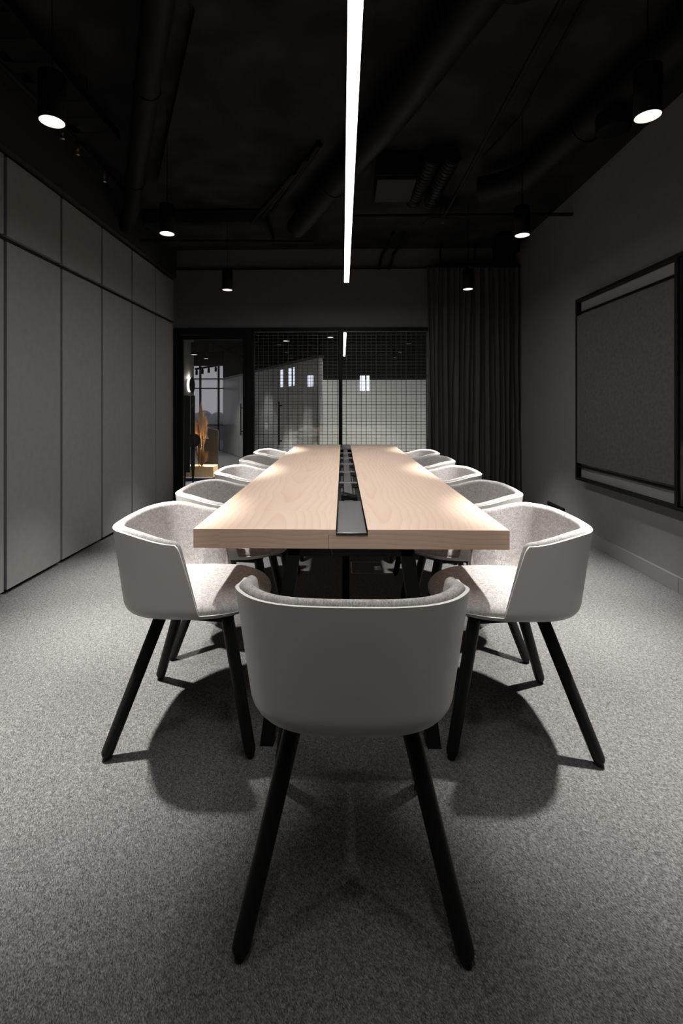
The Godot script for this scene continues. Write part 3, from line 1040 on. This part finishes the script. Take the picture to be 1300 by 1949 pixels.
	st = tool()
	add_lathe(st, [Vector2(0.0, 0.0), Vector2(0.10, 0.0), Vector2(0.112, 0.006), Vector2(0.114, 0.10), Vector2(0.0, 0.10)], Vector3.ZERO, 40)
	part("housing", mesh_of(st), mats.lamp_black, sp)
	st = tool()
	add_lathe(st, [Vector2(0.0, -0.004), Vector2(0.095, -0.003), Vector2(0.097, 0.001)], Vector3.ZERO, 40)
	part("grille", mesh_of(st), mats.pipe_black, sp)
	sp = thing("ceiling_speaker", "round black ceiling speaker by the near downlight of the board side", "speaker", at(1.52, 2.70, 2.75))
	st = tool()
	add_lathe(st, [Vector2(0.0, 0.0), Vector2(0.085, 0.0), Vector2(0.09, 0.005), Vector2(0.09, 0.09), Vector2(0.0, 0.09)], Vector3.ZERO, 40)
	part("housing", mesh_of(st), mats.lamp_black, sp)
	var sg := thing("hanging_sign", "small black tilted plate with a number hanging before the far wall", "sign", at(0.93, 2.90, 4.60), deg_to_rad(6))
	var plate := block("plate", Vector3(-0.15, -0.003, -0.16), Vector3(0.15, 0.003, 0.16), mats.pipe_black, sg, 0.001)
	plate.rotation.x = deg_to_rad(8)
	var tx := text("2", 0.06, mat("letter_grey", lin(0.16, 0.16, 0.16), 0.6), sg, "lettering")
	tx.rotation.x = deg_to_rad(98)
	tx.position = Vector3(0.02, -0.006, 0.0)
	block("hanger", Vector3(-0.003, 0.0, -0.003), Vector3(0.003, 0.185, 0.003), mats.pipe_black, sg, 0.001)
	pipe("ceiling_pipe", "black sprinkler pipe close above the wall panels", "pipe", [at(-1.80, 3.00, -1.0), at(-1.86, 3.00, 4.1)], 0.02, mats.pipe_black)
	for k in 3:
		var p: Vector3 = [at(-1.83, 2.90, 3.12), at(-1.84, 2.90, 3.32), at(-1.852, 2.90, 3.72)][k]
		var sh := thing("sprinkler_head", ["small brass sprinkler head, nearest of three over the panels", "small brass sprinkler head, middle of three over the panels", "small brass sprinkler head, farthest of three over the panels"][k], "sprinkler", p)
		st = tool()
		add_lathe(st, [Vector2(0.0, 0.0), Vector2(0.014, 0.0), Vector2(0.015, 0.003), Vector2(0.004, 0.005), Vector2(0.004, 0.025), Vector2(0.010, 0.03), Vector2(0.010, 0.082), Vector2(0.0, 0.082)], Vector3.ZERO, 14)
		part("body", mesh_of(st), mats.brass, sh)
	for k in 2:
		pipe("cable_loop", ["black cable loop dropping to the far wall, left strand", "black cable loop dropping to the far wall, right strand"][k], "cable", [at(0.56 + 0.12 * k, 3.06, 5.3), at(0.52 + 0.13 * k, 2.98, 5.5), at(0.46 + 0.13 * k, 2.93, 5.62), at(0.44 + 0.13 * k, 2.83, 5.68), at(0.44 + 0.12 * k, 2.82, 5.84)], 0.018, mats.pipe_black)
	var box := block("junction_box", at(1.72, 2.86, 5.6), at(1.95, 3.084, 5.35), mats.pipe_black, self, 0.006)
	tag(box, "black junction box above the curtain", "box")

# ---- framed board on the painted wall
func wall_board() -> void:
	var fm: Material = mats.frame_black
	var o := at(2.09, 0.53, 2.9)
	var root := thing("framed_board", "large black framed wall board with dark sliding fabric panel", "board", o)
	for b in [[0.53, 0.553, 1.4, 4.206], [2.047, 2.07, 1.4, 4.206], [0.53, 2.07, 4.183, 4.206], [0.53, 2.07, 1.4, 1.423]]:
		block("frame", at(2.0, b[0], b[3]) - o, at(2.089, b[1], b[2]) - o, fm, root, 0.002)
	block("back_panel", at(2.04, 0.553, 4.183) - o, at(2.085, 2.047, 1.423) - o, mats.board_back, root, 0.002)
	block("sliding_panel", at(2.001, 0.675, 4.178) - o, at(2.026, 1.927, 2.966) - o, mats.board_fabric, root, 0.003)
	block("rail", at(2.012, 0.640, 4.183) - o, at(2.039, 0.652, 1.423) - o, mats.tray_dark, root, 0.001)
	block("rail", at(2.012, 1.950, 4.183) - o, at(2.039, 1.957, 1.423) - o, mats.tray_dark, root, 0.001)
	block("post", at(1.998, 0.53, 2.964) - o, at(2.04, 2.07, 2.935) - o, mats.tray_dark, root, 0.002)
	block("screen", at(2.008, 0.56, 2.934) - o, at(2.039, 2.04, 1.43) - o, mats.gloss_black, root, 0.002)
	var rail := thing("power_rail", "short black power rail low on the painted wall", "power rail", at(2.08, 0.17, 4.77))
	block("body", Vector3(-0.012, -0.012, -0.175), Vector3(0.01, 0.028, 0.175), mats.tray_dark, rail, 0.003)
	for z in [-0.11, 0.0, 0.11]:
		block("socket", Vector3(-0.0145, -0.004, z - 0.02), Vector3(-0.011, 0.02, z + 0.02), mats.gloss_black, rail, 0.001)

# ---- dark curtain
func curtain() -> void:
	var root := thing("curtain", "full-height black pleated curtain beside the wire grid pane", "curtain", at(1.55, 0, 5.72))
	var n := 460
	var rows := []
	var hs := [0.012, 0.15, 0.6, 1.2, 1.8, 2.3, 2.6, 2.80]
	var ph := []
	for k in 40:
		ph.append(rng.randf_range(0.75, 1.3))
	var warp := FastNoiseLite.new()
	warp.seed = 4
	warp.frequency = 1.0
	for h in hs:
		var row := PackedVector3Array()
		for i in n + 1:
			var t := float(i) / n
			var x := lerpf(-0.55, 0.545, t)
			var q := t * 19.0 + 0.9 * warp.get_noise_2d(t * 4.0, h * 0.18)
			var amp := 0.030 + 0.014 * warp.get_noise_2d(t * 9.0, 7.0 + h * 0.12)
			amp *= lerpf(1.15, 0.8, h / 2.8)
			var zz := amp * sin(TAU * q) + 0.010 * sin(TAU * q * 0.5 + 1.3)
			row.append(Vector3(x + 0.012 * cos(TAU * q), h, zz))
		rows.append(row)
	var st := tool()
	grid(st, rows, false, false)
	part("cloth", mesh_of(st), mats.curtain_cloth, root)
	block("rail", Vector3(-0.56, 2.79, -0.012), Vector3(0.535, 2.815, 0.012), mats.frame_black, root, 0.002)
	for x in [-0.4, 0.0, 0.4]:
		block("bracket", Vector3(x - 0.01, 2.812, -0.01), Vector3(x + 0.01, 3.084, 0.01), mats.frame_black, root, 0.001)

# ---- the table
func wood_box(st: SurfaceTool, lo: Vector3, hi: Vector3, along_z: bool, u0: float) -> void:
	# sharp-edged board with texture coordinates along its grain
	st.set_smooth_group(-1)
	var c := (lo + hi) * 0.5
	var faces := [[Vector3(lo.x, hi.y, lo.z), Vector3(hi.x, hi.y, lo.z), Vector3(hi.x, hi.y, hi.z), Vector3(lo.x, hi.y, hi.z)], [Vector3(lo.x, lo.y, lo.z), Vector3(hi.x, lo.y, lo.z), Vector3(hi.x, lo.y, hi.z), Vector3(lo.x, lo.y, hi.z)],
		[Vector3(lo.x, lo.y, lo.z), Vector3(lo.x, hi.y, lo.z), Vector3(lo.x, hi.y, hi.z), Vector3(lo.x, lo.y, hi.z)], [Vector3(hi.x, lo.y, lo.z), Vector3(hi.x, hi.y, lo.z), Vector3(hi.x, hi.y, hi.z), Vector3(hi.x, lo.y, hi.z)],
		[Vector3(lo.x, lo.y, lo.z), Vector3(hi.x, lo.y, lo.z), Vector3(hi.x, hi.y, lo.z), Vector3(lo.x, hi.y, lo.z)], [Vector3(lo.x, lo.y, hi.z), Vector3(hi.x, lo.y, hi.z), Vector3(hi.x, hi.y, hi.z), Vector3(lo.x, hi.y, hi.z)]]
	for f in faces:
		var n: Vector3 = (f[1] - f[0]).cross(f[2] - f[0])
		var mid: Vector3 = (f[0] + f[2]) * 0.5
		var list: Array = f
		if n.dot(mid - c) > 0.0:
			list = [f[3], f[2], f[1], f[0]]
		for k in [0, 1, 2, 0, 2, 3]:
			var p: Vector3 = list[k]
			var uv := Vector2.ZERO
			if along_z:
				uv = Vector2((p.x - lo.x + (p.y - hi.y)) / 0.6 + u0, (p.z - lo.z) / 3.7 + u0 * 1.7)
			else:
				uv = Vector2((p.y - lo.y + (p.z - hi.z)) / 0.12, p.x / 1.1 + 0.4)
			st.set_uv(uv)
			st.add_vertex(p)

func table() -> void:
	var near := 1.62
	var far := 5.295
	var o := at(0.026, 0, 3.4575)
	var root := thing("meeting_table", "long pale wooden meeting table with a black cable channel and steel legs", "table", o)
	var y1 := 0.74
	var y0 := 0.676
	var zf := near - 3.4575
	var zb := far - 3.4575
	# slabs: local x runs from the table's middle; local z = -(d - 3.4575)
	var st := tool()
	wood_box(st, Vector3(-0.529, y0, -zb), Vector3(-0.073, y1, -zf - 0.004), true, 0.05)
	wood_box(st, Vector3(-0.0729, 0.724, -zb), Vector3(-0.0485, y1, -zf - 0.004), true, 0.81)
	var left := part("tabletop", mesh_of(st), mats.wood_top, root)
	left.set_meta("label", "slab on the wall panel side")
	st = tool()
	wood_box(st, Vector3(0.0585, y0, -zb), Vector3(0.529, y1, -zf - 0.004), true, 0.42)
	wood_box(st, Vector3(-0.0715, y0, -zb), Vector3(0.0584, 0.700, -zf - 0.004), true, 0.2)
	var right := part("tabletop", mesh_of(st), mats.wood_top, root)
	right.set_meta("label", "slab on the framed board side")
	# front edges with the grain running across
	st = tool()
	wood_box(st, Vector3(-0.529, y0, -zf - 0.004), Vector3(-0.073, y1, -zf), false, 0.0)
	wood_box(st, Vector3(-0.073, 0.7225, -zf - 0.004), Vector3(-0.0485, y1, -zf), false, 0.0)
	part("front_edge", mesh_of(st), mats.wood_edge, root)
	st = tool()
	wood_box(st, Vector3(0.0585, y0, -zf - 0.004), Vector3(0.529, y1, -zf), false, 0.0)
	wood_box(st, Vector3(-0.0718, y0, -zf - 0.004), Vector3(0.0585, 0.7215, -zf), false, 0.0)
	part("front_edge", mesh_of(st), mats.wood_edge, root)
	# cable channel: trough, end plates, spine, cross bars, sockets
	block("trough", Vector3(-0.048, 0.700, -zb + 0.002), Vector3(0.058, 0.704, -zf - 0.006), mats.tray_dark, root, 0.0005)
	for x in [-0.0485, 0.0568]:
		block("liner", Vector3(x, 0.704, -zb + 0.002), Vector3(x + 0.0017, 0.739, -zf - 0.002), mats.gloss_black, root, 0.0003)
	block("cover_plate", Vector3(-0.0435, 0.7215, -(2.16 - 3.4575)), Vector3(0.0545, 0.732, -zf + 0.001), mats.tray_grey, root, 0.0015)
	block("plate_lip", Vector3(-0.0485, 0.7220, -zf + 0.0005), Vector3(0.0585, 0.7305, -zf + 0.004), mats.gloss_black, root, 0.001)
	block("cover_plate", Vector3(-0.0465, 0.7215, -zb), Vector3(0.0565, 0.735, -(4.84 - 3.4575)), mats.tray_grey, root, 0.0015)
	block("spine", Vector3(-0.0185, 0.716, -(4.84 - 3.4575)), Vector3(0.0225, 0.731, -(2.165 - 3.4575)), mats.tray_grey, root, 0.0015)
	var bars := [2.697, 3.146, 3.583, 4.01, 4.448]
	for d in bars:
		block("cross_bar", Vector3(-0.0455, 0.717, -(d + 0.022 - 3.4575)), Vector3(0.0555, 0.7325, -(d - 0.022 - 3.4575)), mats.tray_grey, root, 0.003)
	var cuts := [2.165, 2.697, 3.146, 3.583, 4.01, 4.448, 4.84]
	for k in cuts.size() - 1:
		for s in [[-0.034, -0.025], [0.030, 0.038]]:
			block("socket_strip", Vector3(s[0], 0.704, -(cuts[k + 1] - 0.05 - 3.4575)), Vector3(s[1], 0.709, -(cuts[k] + 0.05 - 3.4575)), mats.tray_grey if k < 4 else mats.tray_dark, root, 0.001)
	# end frames: flat steel, legs splayed sideways
	for d in [1.665, 5.25]:
		st = tool()
		var z: float = -(d - 3.4575)
		add_box(st, Vector3(-0.212, 0.646, z - 0.03), Vector3(0.212, 0.676, z + 0.03), 0.002)
		part("leg_rail", mesh_of(st), mats.table_steel, root)
		for s in [-1.0, 1.0]:
			st = tool()
			var top := Vector3(s * 0.192, 0.675, z)
			var foot := Vector3(s * 0.284, 0.0, z)
			var pts_f := []
			var pts_b := []
			for v in [[top, -0.023], [top, 0.023], [foot, 0.023], [foot, -0.023]]:
				pts_f.append(v[0] + Vector3(v[1], 0, 0.03))
				pts_b.append(v[0] + Vector3(v[1], 0, -0.03))
			var ctr := (top + foot) * 0.5
			st.set_smooth_group(-1)
			face_out(st, pts_f, ctr)
			face_out(st, pts_b, ctr)
			for k in 4:
				var q := (k + 1) % 4
				face_out(st, [pts_f[k], pts_f[q], pts_b[q], pts_b[k]], ctr)
			part("leg", mesh_of(st), mats.table_steel, root)
	block("beam", Vector3(-0.03, 0.636, -(5.22 - 3.4575)), Vector3(0.03, 0.676, -(1.695 - 3.4575)), mats.table_steel, root, 0.002)
	block("cable_riser", Vector3(-0.028, 0.0, -(2.45 - 3.4575)), Vector3(0.008, 0.637, -(2.40 - 3.4575)), mats.tray_dark, root, 0.002)
	st = tool()
	add_tube(st, [Vector3(-0.062, 0.676, -zf - 0.006), Vector3(-0.064, 0.668, -zf - 0.002), Vector3(-0.060, 0.662, -zf), Vector3(-0.061, 0.655, -zf), Vector3(-0.0625, 0.648, -zf)], [0.0005], 5)
	part("loose_thread", mesh_of(st), mat("thread", lin(0.30, 0.16, 0.06), 0.8), root)

# ---- chairs round the table
func chairs() -> void:
	var c := make_chair()
	c.position = at(0.021, 0, 1.243)
	c.rotation.y = PI
	c.set_meta("label", "pale grey shell armchair at the table's near end, its back to the camera")
	var rank := ["nearest", "second", "third", "fourth", "farthest"]
	var dl := [1.797, 2.42, 3.11, 3.82, 4.42]
	var dr := [1.805, 2.43, 3.10, 3.79, 4.37]
	for k in 5:
		copy(c, "shell_armchair", at([-0.532, -0.535, -0.535, -0.535, -0.535][k], 0, dl[k]), PI / 2.0, "pale grey shell armchair on the wall panel side, %s of five" % rank[k])
		copy(c, "shell_armchair", at([0.586, 0.588, 0.59, 0.59, 0.59][k], 0, dr[k]), -PI / 2.0, "pale grey shell armchair on the framed board side, %s of five" % rank[k])

# ---- small things
func small_things() -> void:
	# tilted black connector block in the cable channel
	var o := at(0.03, 0.732, 2.19)
	var cb := thing("connector_block", "tilted glossy black connector block standing in the table's cable channel", "connector", o)
	var st := tool()
	st.set_smooth_group(-1)
	var f := [Vector3(-0.037, -0.009, 0.012), Vector3(0.038, -0.009, 0.012), Vector3(0.038, 0.006, 0.010), Vector3(-0.030, 0.024, 0.010), Vector3(-0.037, 0.020, 0.010)]
	var b := []
	for p in f:
		b.append(p + Vector3(0, 0.002, -0.075))
	var ctr := Vector3(0, 0.005, -0.03)
	face_out(st, f, ctr)
	face_out(st, b, ctr)
	for k in f.size():
		var q := (k + 1) % f.size()
		face_out(st, [f[k], f[q], b[q], b[k]], ctr)
	part("body", mesh_of(st), mats.gloss_black, cb)
	block("edge_strip", Vector3(-0.026, 0.0215, 0.0085), Vector3(-0.010, 0.0235, 0.0112), mats.tray_grey, cb, 0.0005)
	# floor box under the table
	var fb := thing("floor_box", "flat metal floor socket box in the carpet under the table", "floor box", at(0.175, 0, 3.46))
	for s in [[-0.115, -0.108, -0.125, 0.125], [0.108, 0.115, -0.125, 0.125], [-0.108, 0.108, -0.125, -0.118], [-0.108, 0.108, 0.118, 0.125]]:
		block("frame", Vector3(s[0], 0.0005, s[2]), Vector3(s[1], 0.006, s[3]), mat("floor_box_steel", lin(0.20, 0.20, 0.20), 0.35, 0.6), fb, 0.001)
	block("lid", Vector3(-0.106, 0.0005, -0.116), Vector3(0.106, 0.004, 0.116), mats.carpet, fb, 0.001)
	block("cable_flap", Vector3(0.05, 0.004, -0.03), Vector3(0.10, 0.0065, 0.06), mats.floor_box_steel, fb, 0.001)
